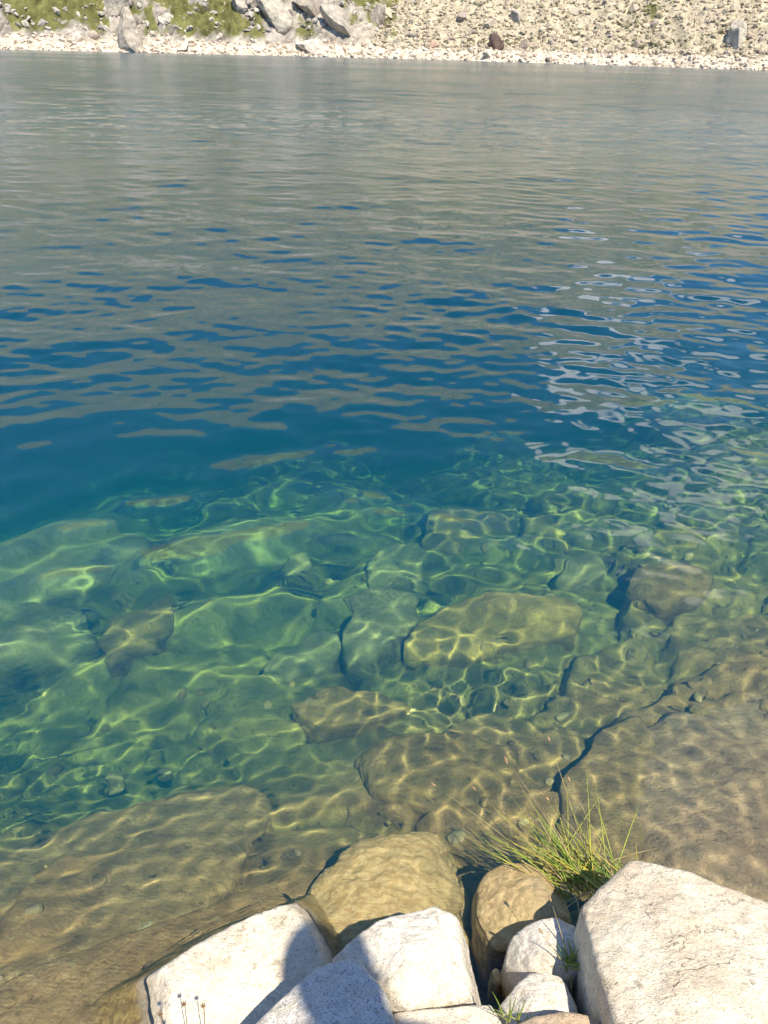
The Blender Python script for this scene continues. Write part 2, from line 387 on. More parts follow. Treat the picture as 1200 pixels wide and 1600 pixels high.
ROCKS = [
    ('boulder', 'large pale granite boulder with a flat top beside the grass tuft', 'boulder',
     [(0.451, 0.971, 0.27), (0.567, 1.063, 0.26), (0.635, 1.042, 0.28), (0.819, 0.961, 0.3), (0.925, 0.842, 0.32), (0.74, 0.557, 0.35), (0.449, 0.547, 0.36), (0.426, 0.671, 0.35), (0.428, 0.835, 0.31)], [(0.609, 0.842, 0.35), (0.638, 0.713, 0.38)],
     -0.35, 0.93, 'granite_warm', 3, 7, 0.55, 0, 40),
    ('boulder', 'domed white granite boulder between the golden rock and the flat grey block', 'boulder',
     [(-0.087, 0.905, 0.14), (-0.031, 0.936, 0.19), (0.05, 0.971, 0.2), (0.134, 0.995, 0.2), (0.21, 0.967, 0.19), (0.235, 0.894, 0.17), (0.252, 0.846, 0.12), (0.038, 0.782, 0.19)], [(0.088, 0.88, 0.235)],
     -0.35, 1.05, 'granite_white', 5, 7, 0.75, 2, 34),
    ('boulder', 'grey speckled granite block with a shadow across it at the bottom edge', 'boulder',
     [(-0.242, 0.736, 0.19), (-0.164, 0.802, 0.21), (-0.089, 0.853, 0.23), (-0.031, 0.862, 0.23), (0.027, 0.801, 0.23), (0.058, 0.717, 0.24), (0.028, 0.589, 0.2), (-0.215, 0.583, 0.2)], [(-0.084, 0.759, 0.25)],
     -0.3, 1.06, 'granite_grey', 7, 7, 0.5, 0, 40),
    ('boulder', 'low white granite block just breaking the water, golden at its edges', 'boulder',
     [(-0.482, 0.925, 0.022), (-0.373, 1.008, 0.034), (-0.205, 1.085, 0.046), (-0.167, 1.049, 0.05), (-0.115, 0.967, 0.045), (-0.108, 0.924, 0.035), (-0.204, 0.842, 0.022), (-0.314, 0.779, 0.02), (-0.439, 0.825, 0.02)], [(-0.299, 0.932, 0.05)],
     -0.14, 1.8, 'granite_washed', 9, 7, 0.5, 0, 34),
    ('boulder', 'broad golden boulder lying just under the surface behind the white dome', 'boulder',
     [(-0.212, 1.124, -0.14), (-0.146, 1.261, -0.13), (-0.048, 1.376, -0.12), (0.023, 1.419, -0.12), (0.147, 1.432, -0.13), (0.202, 1.368, -0.13), (0.217, 1.248, -0.14), (0.25, 1.119, -0.14), (0.247, 0.974, -0.12), (0.087, 0.92, -0.06), (-0.151, 0.978, -0.08)], [(0.093, 1.296, -0.07), (-0.072, 1.158, -0.055), (0.027, 1.04, -0.035), (0.121, 1.099, -0.06)],
     -0.6, 1.3, 'golden', 12, 7, 1.5, 3, 20),
    ('boulder', 'dark amber shelf of rock stepping down on the outer side of the golden boulder', 'rock',
     [(0.192, 1.421, -0.24), (0.274, 1.392, -0.26), (0.291, 1.249, -0.24), (0.286, 1.08, -0.2), (0.189, 1.086, -0.18)], [],
     -0.6, 1.1, 'olive_rock', 14, 6, 1.2, 1, 20),
    ('boulder', 'wet brown boulder at the foot of the grass tuft', 'boulder',
     [(0.252, 1.157, 0.0), (0.273, 1.19, 0.03), (0.332, 1.206, 0.06), (0.404, 1.189, 0.08), (0.475, 1.139, 0.09), (0.469, 1.039, 0.1), (0.392, 1.018, 0.07), (0.322, 1.009, 0.03), (0.278, 1.01, -0.0), (0.249, 1.078, 0.0)], [(0.371, 1.092, 0.1)],
     -0.4, 1.12, 'wet_brown', 13, 6, 0.9, 2, 26),
    ('stone', 'small white block with a tiny grass tuft on its edge', 'rock',
     [(0.289, 0.944, 0.06), (0.305, 0.976, 0.12), (0.347, 0.994, 0.15), (0.415, 1.002, 0.16), (0.45, 0.985, 0.17), (0.436, 0.885, 0.16), (0.399, 0.869, 0.14), (0.301, 0.884, 0.08)], [(0.363, 0.921, 0.175)],
     -0.3, 0.94, 'granite_white', 15, 6, 0.8, 2, 30),
    ('stone', 'white wedge-shaped stone directly below the small block', 'rock',
     [(0.244, 0.811, 0.13), (0.325, 0.873, 0.18), (0.39, 0.861, 0.19), (0.416, 0.847, 0.19), (0.415, 0.77, 0.18), (0.332, 0.728, 0.17), (0.25, 0.746, 0.15)], [(0.34, 0.803, 0.205)],
     -0.3, 0.94, 'granite_white', 17, 6, 0.7, 2, 30),
    ('stone', 'tan flat stone at the bottom edge beside the big boulder', 'rock',
     [(0.229, 0.729, 0.23), (0.302, 0.754, 0.25), (0.38, 0.763, 0.26), (0.429, 0.749, 0.26), (0.449, 0.717, 0.25), (0.391, 0.589, 0.22), (0.214, 0.585, 0.22)], [(0.339, 0.713, 0.275)],
     -0.2, 1.04, 'granite_tan', 19, 6, 0.7, 0, 24),
    ('stone', 'thin cream slab wedged under the domed boulder', 'rock',
     [(0.041, 0.789, 0.17), (0.152, 0.799, 0.18), (0.239, 0.806, 0.18), (0.272, 0.744, 0.18), (0.235, 0.639, 0.18), (0.051, 0.635, 0.18)], [(0.136, 0.737, 0.19)],
     -0.2, 1.02, 'granite_warm', 21, 6, 0.7, 0, 26),
    ('pebble', 'small golden stone in the dark gap between white boulders', 'pebble',
     [(0.269, 0.959, 0.0), (0.279, 0.971, 0.01), (0.294, 0.968, 0.01), (0.301, 0.943, 0.01), (0.287, 0.931, -0.0), (0.27, 0.936, 0.0)], [],
     -0.12, 1.1, 'golden', 23, 4, 0.8, 1, 10),
    ('submerged_slab', 'broad reddish brown slab under shallow water on the right', 'slab',
     [(0.781, 1.778, -0.36), (0.927, 1.914, -0.38), (1.183, 2.101, -0.42), (1.503, 2.19, -0.42), (1.878, 2.042, -0.4), (1.631, 1.378, -0.26), (1.232, 1.181, -0.2), (1.037, 1.204, -0.18), (0.855, 1.258, -0.19), (0.754, 1.384, -0.22), (0.741, 1.563, -0.28)], [(1.013, 1.378, -0.15), (1.257, 1.707, -0.26)],
     -0.8, 1.22, 'red_brown', 31, 7, 1.1, 0, 18),
    ('submerged_slab', 'wet golden brown slab running from the bottom left corner up under the low white block', 'slab',
     [(-1.22, 0.794, -0.175), (-0.948, 0.898, -0.235), (-0.753, 1.007, -0.245), (-0.544, 1.107, -0.245), (-0.352, 1.233, -0.245), (-0.155, 1.343, -0.245), (-0.043, 1.266, -0.215), (-0.033, 1.009, -0.155), (-0.201, 0.782, -0.125), (-0.41, 0.641, -0.115), (-1.03, 0.528, -0.105)], [(-0.67, 0.822, -0.135), (-0.423, 0.966, -0.145), (-0.251, 1.137, -0.175)],
     -0.6, 1.04, 'shore_slab', 33, 7, 0.8, 0, 16),
    ('submerged_slab', 'long olive slab with a ragged edge left of the golden boulder', 'slab',
     [(-0.433, 1.784, -0.53), (-0.329, 1.671, -0.49), (-0.359, 1.589, -0.48), (-0.398, 1.427, -0.43), (-0.421, 1.25, -0.33), (-0.527, 1.07, -0.25), (-0.687, 1.004, -0.23), (-0.874, 0.933, -0.23), (-1.128, 0.897, -0.25), (-1.375, 1.306, -0.51), (-1.07, 1.547, -0.55), (-0.788, 1.696, -0.56)], [(-0.715, 1.361, -0.39)],
     -1.1, 1.03, 'shore_slab', 35, 7, 1.0, 0, 24),
    ('submerged_slab', 'narrow grey stepped slab left of the golden slab', 'slab',
     [(-0.146, 2.877, -0.74), (0.009, 2.961, -0.72), (0.137, 2.919, -0.72), (0.172, 2.742, -0.7), (0.127, 2.599, -0.72), (-0.038, 2.46, -0.72), (-0.133, 2.462, -0.74), (-0.172, 2.616, -0.76)], [(0.012, 2.717, -0.69)],
     -1.2, 1.02, 'grey_slab', 37, 6, 1.0, 1, 26),
    ('submerged_slab', 'big golden slab lit by ripples in the middle of the shallows', 'slab',
     [(0.103, 2.494, -0.68), (0.171, 2.715, -0.68), (0.305, 2.822, -0.66), (0.605, 2.891, -0.62), (0.834, 2.85, -0.6), (0.905, 2.732, -0.6), (0.862, 2.614, -0.6), (0.641, 2.513, -0.62), (0.42, 2.452, -0.66), (0.165, 2.435, -0.7)], [(0.543, 2.641, -0.56), (0.291, 2.595, -0.62)],
     -1.2, 1.02, 'gold_slab', 39, 6, 1.1, 1, 26),
    ('submerged_slab', 'tilted green grey slab lower left of the stepped slab', 'slab',
     [(-0.51, 2.469, -0.82), (-0.466, 2.598, -0.8), (-0.276, 2.7, -0.8), (-0.174, 2.643, -0.8), (-0.185, 2.47, -0.8), (-0.373, 2.403, -0.82)], [],
     -1.3, 1.02, 'grey_slab', 41, 6, 1.0, 1, 24),
    ('submerged_slab', 'low brown slab below the golden slab, cracked along its front', 'slab',
     [(-0.347, 2.153, -0.62), (-0.185, 2.245, -0.6), (0.018, 2.253, -0.6), (0.131, 2.17, -0.6), (-0.003, 2.054, -0.58), (-0.218, 2.034, -0.6)], [],
     -1.1, 1.02, 'olive_rock', 43, 6, 1.0, 1, 24),
    ('submerged_slab', 'wide pale-edged slab near the drop-off on the left', 'slab',
     [(-2.492, 3.097, -1.06), (-2.051, 3.408, -1.06), (-1.817, 3.693, -1.11), (-1.377, 3.698, -1.11), (-1.288, 3.423, -1.06), (-1.418, 3.14, -1.01), (-1.682, 2.913, -0.99), (-2.186, 2.713, -0.99)], [(-1.752, 3.191, -0.95)],
     -1.6, 1.02, 'grey_slab', 45, 6, 1.1, 1, 20),
    ('submerged_slab', 'brown rounded block under the pale-edged slab', 'slab',
     [(-2.049, 2.431, -0.9), (-2.08, 2.705, -0.9), (-1.635, 2.898, -0.9), (-1.386, 2.807, -0.9), (-1.283, 2.587, -0.88), (-1.387, 2.477, -0.86), (-1.603, 2.406, -0.86)], [(-1.591, 2.603, -0.78)],
     -1.3, 1.02, 'grey_slab', 47, 6, 1.0, 1, 18),
    ('submerged_slab', 'square pale green block above the stepped slab', 'slab',
     [(-0.088, 3.345, -1.0), (-0.058, 3.498, -1.0), (0.092, 3.544, -0.98), (0.239, 3.505, -0.98), (0.23, 3.249, -0.96), (0.139, 3.139, -0.95), (-0.039, 3.154, -0.96)], [(0.09, 3.316, -0.92)],
     -1.6, 1.02, 'pale_slab', 49, 6, 0.9, 1, 22),
    ('submerged_slab', 'oval pale boulder with a dark rim above the golden slab', 'boulder',
     [(0.856, 3.131, -0.72), (0.967, 3.257, -0.74), (1.109, 3.239, -0.74), (1.117, 3.106, -0.7), (0.976, 3.005, -0.68), (0.86, 3.032, -0.7)], [(0.986, 3.113, -0.66)],
     -1.2, 1.05, 'pale_slab', 51, 5, 0.8, 0, 8),
    ('submerged_slab', 'pale boulder far out near the drop-off on the right', 'boulder',
     [(1.695, 4.057, -1.0), (1.808, 4.244, -1.0), (1.975, 4.336, -1.0), (2.105, 4.222, -1.0), (2.052, 3.947, -0.95), (1.815, 3.804, -0.92)], [(1.847, 3.984, -0.86)],
     -1.6, 1.05, 'pale_slab', 53, 5, 1.0, 1, 10),
    ('submerged_slab', 'flat slab with a straight far edge behind the pale oval boulder', 'slab',
     [(0.772, 3.546, -1.0), (0.803, 3.838, -1.05), (1.064, 3.945, -1.05), (1.312, 3.855, -1.0), (1.299, 3.57, -0.95), (1.028, 3.409, -0.92)], [],
     -1.7, 1.02, 'gold_slab', 55, 6, 1.0, 1, 26),
    ('submerged_slab', 'long flat slab along the far edge of the shallows', 'slab',
     [(0.235, 3.616, -1.12), (0.246, 3.956, -1.18), (0.543, 4.011, -1.18), (0.804, 3.946, -1.15), (0.767, 3.614, -1.1), (0.494, 3.468, -1.05)], [],
     -1.8, 1.02, 'olive_rock', 57, 6, 1.0, 1, 28),
    ('submerged_slab', 'green slab with bright ripple lines at the drop-off, left of centre', 'slab',
     [(-1.197, 3.53, -1.2), (-1.209, 3.845, -1.25), (-0.99, 4.078, -1.3), (-0.636, 4.091, -1.3), (-0.33, 4.254, -1.35), (-0.291, 3.981, -1.3), (-0.427, 3.594, -1.2), (-0.915, 3.335, -1.15)], [(-0.76, 3.661, -1.13)],
     -1.9, 1.02, 'grey_slab', 59, 6, 1.1, 1, 20),
    ('submerged_slab', 'tilted slab with an orange patch between the left blocks', 'slab',
     [(-1.316, 2.659, -0.92), (-1.31, 2.864, -0.94), (-1.055, 3.02, -0.96), (-0.975, 2.857, -0.94), (-1.016, 2.619, -0.9), (-1.19, 2.492, -0.9)], [(-1.127, 2.679, -0.84)],
     -1.4, 1.02, 'olive_rock', 61, 6, 1.1, 1, 24),
    ('submerged_slab', 'rounded olive slab on the right of the golden slab', 'slab',
     [(1.114, 2.872, -0.56), (1.236, 3.047, -0.58), (1.442, 3.122, -0.58), (1.561, 2.983, -0.54), (1.45, 2.757, -0.5), (1.227, 2.675, -0.5)], [(1.316, 2.849, -0.46)],
     -1.0, 1.04, 'olive_rock', 63, 6, 1.0, 1, 14),
    ('submerged_slab', 'brown cracked slab in front of the golden boulder', 'slab',
     [(-0.077, 1.871, -0.47), (0.066, 1.937, -0.47), (0.295, 1.955, -0.45), (0.485, 1.853, -0.41), (0.423, 1.651, -0.35), (0.204, 1.568, -0.35), (-0.007, 1.648, -0.39)], [(0.214, 1.756, -0.37)],
     -0.9, 1.03, 'olive_rock', 65, 6, 1.1, 1, 24),
    ('submerged_slab', 'narrow brown ledge wedged against the inner edge of the reddish brown slab', 'slab',
     [(0.526, 1.403, -0.27), (0.599, 1.676, -0.32), (0.751, 1.885, -0.36), (0.943, 2.018, -0.38), (0.941, 1.79, -0.33), (0.787, 1.487, -0.26), (0.739, 1.325, -0.22)], [(0.7, 1.603, -0.27)],
     -0.8, 1.1, 'shore_slab', 83, 6, 1.0, 1, 20),
    ('submerged_slab', 'pale green block right of the green ripple slab', 'slab',
     [(-0.563, 3.295, -1.0), (-0.552, 3.472, -1.02), (-0.417, 3.519, -1.02), (-0.363, 3.316, -0.98), (-0.464, 3.168, -0.96)], [],
     -1.6, 1.02, 'pale_slab', 67, 5, 1.0, 1, 20),
    ('submerged_slab', 'cobbled brown block near the right edge under the cloud reflection', 'slab',
     [(1.381, 3.385, -0.8), (1.513, 3.603, -0.84), (1.789, 3.609, -0.8), (1.916, 3.456, -0.74), (1.752, 3.246, -0.7), (1.485, 3.207, -0.72)], [(1.598, 3.335, -0.66)],
     -1.3, 1.03, 'gold_slab', 69, 6, 1.1, 1, 14),
    ('submerged_stone', 'round pale stone alone on the dark green bed', 'stone',
     [(-0.992, 1.888, -0.78), (-0.982, 1.914, -0.78), (-0.944, 1.913, -0.78), (-0.922, 1.887, -0.78), (-0.939, 1.864, -0.78), (-0.972, 1.868, -0.78)], [(-0.953, 1.877, -0.75)],
     -0.86, 1.1, 'pale_slab', 71, 4, 0.8, 0, 8),
    ('submerged_stone', 'flat yellowish stone beside the round pale one', 'stone',
     [(-0.817, 1.909, -0.74), (-0.797, 1.921, -0.74), (-0.757, 1.912, -0.74), (-0.763, 1.895, -0.74), (-0.802, 1.893, -0.74)], [],
     -0.8, 1.1, 'grey_slab', 73, 4, 0.8, 0, 10),
    ('submerged_stone', 'cream sliver of stone pointing up the shallows at the left', 'stone',
     [(-0.639, 1.118, -0.28), (-0.622, 1.149, -0.28), (-0.584, 1.184, -0.28), (-0.583, 1.157, -0.28), (-0.614, 1.115, -0.27)], [],
     -0.45, 1.0, 'pale_slab', 75, 4, 0.8, 0, 14),
    ('submerged_stone', 'pinkish pebble above the reddish ledge', 'pebble',
     [(-0.734, 1.009, -0.15), (-0.725, 1.018, -0.15), (-0.707, 1.009, -0.15), (-0.705, 0.995, -0.15), (-0.723, 0.994, -0.15)], [],
     -0.3, 1.0, 'pale_slab', 77, 4, 0.8, 0, 8),
    ('submerged_stone', 'tan chip on top of the reddish brown slab', 'pebble',
     [(0.938, 1.682, -0.3), (0.965, 1.703, -0.3), (0.98, 1.683, -0.3), (0.959, 1.648, -0.29), (0.932, 1.652, -0.29)], [],
     -0.34, 1.0, 'gold_slab', 79, 4, 0.8, 0, 10),
]
for (name, label, cat, pts, crown, zb, spread, mat, seed, lvl, amp, cuts, pw) in ROCKS:
    rock(name, label, cat, pts, crown, zb, spread, MAT[mat], seed, lvl, amp, cuts, pw)

# ------------------------------------------------------------------ lake bed and near shore (one sheet)
def bed_z(X, Y):
    yy = [-8, -3, -1, 0.2, 0.65, 1.0, 1.5, 2.0, 2.7, 3.3, 4.0, 4.6, 5.4, 6.2, 8, 12, 200]
    zz = [1.9, 1.3, 0.75, 0.10, -0.07, -0.17, -0.41, -0.57, -0.82, -1.04, -1.26, -1.55, -2.05, -2.7, -4.2, -7.5, -8]
    edge = 0.25 * np.sin(X * 1.9) + 0.2 * np.sin(X * 4.3 + 1) - 0.16 * X
    Ye = Y + np.where(Y > 3.2, edge * smooth(3.2, 4.2, Y), 0)
    z = np.interp(Ye, yy, zz)
    tilt = np.clip(X, -2.2, 2.6) * 0.17 * smooth(0.6, 2.0, Y) * (1 - smooth(4.5, 8, Y))
    pool = 0.22 * np.exp(-((X + 1.25) / 0.75) ** 2 - ((Y - 1.95) / 0.42) ** 2) + 0.16 * np.exp(-((X + 0.3) / 0.5) ** 2 - ((Y - 2.7) / 0.5) ** 2)
    return z + tilt - pool

def slabs(X, Y, cell, seed, aniso=1.5, rot=0.35):
    """jointed rock blocks: height step and tilt per cell, crack depth between cells"""
    c, s = math.cos(rot), math.sin(rot)
    U = (X * c + Y * s) / (cell * aniso); V = (-X * s + Y * c) / cell
    iu = np.floor(U).astype(np.int64); iv = np.floor(V).astype(np.int64)
    b1 = np.full(U.shape, 9e9); b2 = np.full(U.shape, 9e9); hid = np.zeros(U.shape, np.int64); du = np.zeros(U.shape); dv = np.zeros(U.shape)
    for a in (-1, 0, 1):
        for b in (-1, 0, 1):
            h = hash3(iu + a, iv + b, iu * 0 + 5, seed)
            cu = iu + a + 0.12 + 0.76 * (h & 1023) / 1023; cv = iv + b + 0.12 + 0.76 * ((h >> 10) & 1023) / 1023
            d = np.sqrt((U - cu) ** 2 + (V - cv) ** 2)
            near = d < b1
            b2 = np.where(near, b1, np.minimum(b2, d))
            hid = np.where(near, h, hid); du = np.where(near, U - cu, du); dv = np.where(near, V - cv, dv)
            b1 = np.where(near, d, b1)
    h1 = ((hid >> 4) & 255) / 255 - 0.5; t1 = ((hid >> 12) & 255) / 255 - 0.5; t2 = ((hid >> 20) & 255) / 255 - 0.5
    crack = smooth(0.0, 0.16, b2 - b1)
    return h1, (t1 * du + t2 * dv), crack

def make_bed():
    xs = np.concatenate([-np.geomspace(60, 3.6, 50)[:-1], np.arange(-3.6, 3.9, 0.016), np.geomspace(3.92, 60, 50)])
    ys = np.concatenate([np.linspace(-8, 0.3, 40)[:-1], np.arange(0.3, 5.6, 0.016), np.geomspace(5.62, 200, 70)])
    X, Y = np.meshgrid(xs, ys)
    wx = X + 0.10 * np.sin(Y * 3.1) + 0.03 * np.sin(Y * 11 + X * 7); wy = Y + 0.09 * np.sin(X * 2.7) + 0.03 * np.sin(X * 13)
    Z = bed_z(X, Y)
    near = (1 - smooth(6, 12, Y)) * (1 - smooth(6, 12, np.abs(X)))
    h, t, cr = slabs(wx, wy, 0.40, 3, 1.7)
    Z = Z + near * (0.11 * h + 0.20 * t - 0.07 * (1 - cr))
    h, t, cr = slabs(wx + 0.02 * np.sin(wy * 40), wy, 0.11, 8, 1.25, -0.4)
    right = 0.15 + 0.85 * smooth(-0.2, 1.4, X)
    Z = Z + near * right * (0.030 * h + 0.07 * t - 0.030 * (1 - cr))
    P = np.stack([X, Y, Z * 0], -1).reshape(-1, 3)
    Z = Z + (near.reshape(-1) * (fbm(P * 2.2, 4, 3) * 0.07 + fbm(P * 11 + 7, 4, 31, 0.6) * 0.014)).reshape(Z.shape)
    land = smooth(0.2, -1.5, Y)
    Z = Z + land * (fbm(P * 0.9 + 2, 4, 77) * 0.35).reshape(Z.shape)
    global BED
    BED = (xs, ys, Z)
    o = np_mesh('lake_bed', np.stack([X, Y, Z], -1).reshape(-1, 3), quads(*X.shape), 4, True, MAT['bed'])
    tag(o, kind='structure'); o.cycles.is_caustics_receiver = True
make_bed()

def bed_at(x, y):
    xs, ys, Z = BED
    i = np.clip(np.searchsorted(ys, y), 1, len(ys) - 1); j = np.clip(np.searchsorted(xs, x), 1, len(xs) - 1)
    return Z[i, j]

def pebble_field():
    r = np.random.default_rng(44); n = 2600
    x = r.uniform(-2.4, 3.0, n); y = r.uniform(0.45, 4.0, n)
    k = (fbm(np.stack([x * 1.3, y * 1.3, x * 0], -1), 3, 71) + 0.25 * r.normal(size=n) + 0.12 * x) > 0.12
    x, y = x[k], y[k]; n = len(x); s = 0.005 + 0.030 * r.random(n) ** 3.0
    v, f = ico(2); nv = len(v); dirs = r.normal(size=(n, 5, 3)); dirs /= np.linalg.norm(dirs, axis=2)[..., None]
    V = np.repeat(v[None], n, 0)
    for q in range(5):
        dd = np.einsum('nvj,nj->nv', V, dirs[:, q]); lim = r.uniform(0.45, 0.85, (n, 1)); V = V - np.clip(dd - lim, 0, None)[..., None] * dirs[:, q][:, None, :]
    V = V * np.stack([r.uniform(0.8, 1.5, n), r.uniform(0.7, 1.2, n), r.uniform(0.4, 0.8, n)], -1)[:, None, :]
    a = r.uniform(0, 6.28, n)[:, None]; X2 = V[..., 0] * np.cos(a) - V[..., 1] * np.sin(a); Y2 = V[..., 0] * np.sin(a) + V[..., 1] * np.cos(a)
    V = np.stack([X2, Y2, V[..., 2]], -1) * s[:, None, None] + np.stack([x, y, bed_at(x, y) + s * 0.25], -1)[:, None, :]
    pal = np.array([(0.50, 0.38, 0.18), (0.60, 0.48, 0.26), (0.36, 0.26, 0.12), (0.66, 0.54, 0.32), (0.42, 0.32, 0.16)])
    o = np_mesh('lake_bed_pebbles', V.reshape(-1, 3), (f[None] + (np.arange(n) * nv)[:, None, None]).reshape(-1, 3), 3, True, MAT['stone'], None, np.repeat(pal[r.integers(0, 5, n)] * r.uniform(0.7, 1.2, (n, 1)), nv, 0))
    tag(o, 'brown and cream pebbles strewn between the slabs of the lake bed', 'pebbles', kind='stuff'); o.cycles.is_caustics_receiver = True
pebble_field()

# ------------------------------------------------------------------ water
def wave_set():
    r = np.random.default_rng(5); W = []
    # (wavelength range, slope rms total, direction spread about straight out, count)
    for lo, hi, s, spread, n, mean, mask in ((0.04, 0.08, 0.03, 1.2, 26, 0.0, 'shoreright'), (0.05, 0.09, 0.022, 0.4, 18, -0.7, 'shoreleft'), (0.08, 0.15, 0.032, 1.0, 26, 0.0, 'right'), (0.08, 0.15, 0.014, 1.0, 20, 0.0, 'all'), (0.14, 0.32, 0.032, 0.8, 30, 0.1, 'all'), (0.2, 0.5, 0.043, 0.3, 18, -0.6, 'left'), (0.32, 0.9, 0.035, 0.5, 26, 0.05, 'all'), (0.1, 0.22, 0.042, 0.7, 28, 0.1, 'open'), (0.22, 0.4, 0.024, 0.5, 16, 0.1, 'open'), (0.9, 2.6, 0.02, 0.4, 14, 0.1, 'all'), (1.0, 3.5, 0.022, 0.35, 22, 0.08, 'far')):
        for k in range(n):
            lam = lo * (hi / lo) ** r.random()
            th = r.normal(mean, spread)
            W.append((lam, th, r.uniform(0, 6.283), s * math.sqrt(2.0 / n) * r.uniform(0.6, 1.4), mask))
    return W

def make_water():
    y1 = np.concatenate([np.arange(-1.2, 0.5, 0.03), np.arange(0.5, 2.4, 0.009), np.arange(2.4, 5.0, 0.017)]); ys = [y1[-1]]
    while ys[-1] < 176: ys.append(ys[-1] * 1.0042 if ys[-1] < 34 else ys[-1] * 1.006)
    ys = np.concatenate([y1[:-1], np.array(ys)])
    hw = 3.3 + 0.72 * np.clip(ys - 1.0, 0, None)
    us = np.linspace(-1, 1, 780)
    X = us[None, :] * hw[:, None]; Y = np.repeat(ys[:, None], len(us), 1)
    dy = np.gradient(ys); dx = hw * 2 / len(us); sp = np.maximum(dy, dx)[:, None]
    Z = np.zeros_like(X); Xh = np.zeros_like(X)
    # slow modulation so that calmer and rougher patches alternate
    P = np.stack([X * 0.5, Y * 0.35, X * 0], -1).reshape(-1, 3)
    mod = (1.0 + 1.1 * fbm(P, 2, 90)).reshape(X.shape)
    calm = 0.55 + 0.45 * smooth(0.8, 2.6, Y)
    MSK = {'all': 1.0, 'left': smooth(0.6, -0.8, X) * (1 - smooth(3.5, 6.0, Y)), 'right': smooth(-0.6, 0.8, X) * (1 - smooth(3.5, 6.0, Y)),
           'shoreright': (1 - smooth(2.0, 2.9, Y)) * smooth(-0.5, 0.4, X), 'shoreleft': (1 - smooth(1.4, 2.1, Y)) * smooth(0.3, -0.3, X),
           'shore': 1 - smooth(1.7, 2.6, Y), 'shallow': (1 - 0.6 * smooth(1.7, 3.0, Y)), 'open': smooth(2.6, 5.0, Y), 'far': smooth(18, 34, Y)}
    for lam, th, ph, s, mk in wave_set():
        k = 6.2832 / lam
        fade = 1 - smooth(lam / 7, lam / 3.6, sp)
        arg = k * (X * math.sin(th) + Y * math.cos(th)) + ph
        arg = arg + 0.9 * np.sin(0.9 * X + ph * 3) + 0.7 * np.sin(0.8 * Y + ph * 5)
        c = (calm if lam > 0.15 else 1.0) * MSK[mk]
        Z += fade * c * (s / k) * np.sin(arg)
    Z *= np.clip(mod, 0.45, 1.7)
    V = np.stack([X, Y, Z], -1).reshape(-1, 3); F = quads(*X.shape)
    # surface
    m = bpy.data.materials.new('lake_water_surface'); m.use_nodes = True
    n, l = m.node_tree.nodes, m.node_tree.links
    n.clear(); out = n.new('ShaderNodeOutputMaterial'); g = n.new('ShaderNodeBsdfGlass')
    g.distribution = 'MULTI_GGX'; g.inputs['IOR'].default_value = 1.333; l.new(g.outputs[0], out.inputs['Surface'])
    geo = n.new('ShaderNodeNewGeometry'); sep = n.new('ShaderNodeSeparateXYZ'); l.new(geo.outputs['Position'], sep.inputs[0])
    mp = stretch(n, l, geo.outputs['Position'], (0.8, 1.0, 1.0), (0, 0, 0.12))
    a1 = noise(n, l, mp, 1.3, 4, 0.6); a2 = noise(n, l, mp, 6.0, 4, 0.6)
    h = math_(n, l, 'ADD', math_(n, l, 'MULTIPLY', a1, 0.16), math_(n, l, 'MULTIPLY', a2, 0.05))
    fade = mrange(n, l, sep.outputs[1], 8, 26, 0.0, 1.0)
    gust = noise(n, l, stretch(n, l, geo.outputs['Position'], (0.02, 0.09, 1), (0, 0, 0.08)), 1.0, 3, 0.6)
    l.new(math_(n, l, 'MULTIPLY', mrange(n, l, sep.outputs[1], 16, 44, 0.0, 0.145), mrange(n, l, gust, 0.3, 0.7, 0.75, 1.25)), g.inputs['Roughness'])
    bp = n.new('ShaderNodeBump'); bp.inputs['Distance'].default_value = 0.65
    l.new(h, bp.inputs['Height']); l.new(fade, bp.inputs['Strength']); l.new(bp.outputs[0], g.inputs['Normal'])
    o = np_mesh('lake_water_surface', V, F, 4, True, m)
    tag(o, kind='structure'); o.cycles.is_caustics_caster = True
    # body of the water: absorbs red first, scatters a little blue-green; its top lies a hair above the mirror surface
    m2 = bpy.data.materials.new('lake_water_volume'); m2.use_nodes = True
    n, l = m2.node_tree.nodes, m2.node_tree.links
    n.clear(); out = n.new('ShaderNodeOutputMaterial')
    SA, SS = (0.95, 0.11, 0.19), (0.025, 0.43, 1.05)
    mxa = max(SA); ab = n.new('ShaderNodeVolumeAbsorption'); ab.inputs['Color'].default_value = (*[1 - a / mxa for a in SA], 1); ab.inputs['Density'].default_value = mxa
    mxs = max(SS); sc = n.new('ShaderNodeVolumeScatter'); sc.inputs['Color'].default_value = (*[a / mxs for a in SS], 1); sc.inputs['Density'].default_value = mxs
    ad = n.new('ShaderNodeAddShader'); l.new(ab.outputs[0], ad.inputs[0]); l.new(sc.outputs[0], ad.inputs[1])
    l.new(ad.outputs[0], out.inputs['Volume'])
    V2 = V.copy(); V2[:, 2] += np.maximum(0.0022 * np.minimum(1, 5 / np.maximum(V[:, 1], 1)), 0.0004)
    o2 = np_mesh('lake_water_body', V2, F, 4, True, m2)
    tag(o2, kind='structure')
make_water()

# ------------------------------------------------------------------ far shore
SX = [-330, -110, -62.3, -33.4, -2.0, 29.1, 54.3, 90, 330]
SY = [124.30000000000001, 144.3, 140.3, 146.4, 152.9, 144.3, 130.3, 118.30000000000001, 58.30000000000001]
def shore_y(X): return np.interp(X, SX, SY) + 0.7 * np.sin(X * 0.21) + 0.4 * np.sin(X * 0.63 + 1) + 0.2 * np.sin(X * 1.9)
RID_A = np.radians([-60, -35, -26, -15, -5, 3, 10, 16, 21, 26, 32, 45, 60])
RID_E = np.tan(np.radians([23, 22, 21, 20, 19, 18.5, 17.5, 16, 12.5, 10, 9.5, 12, 15]))

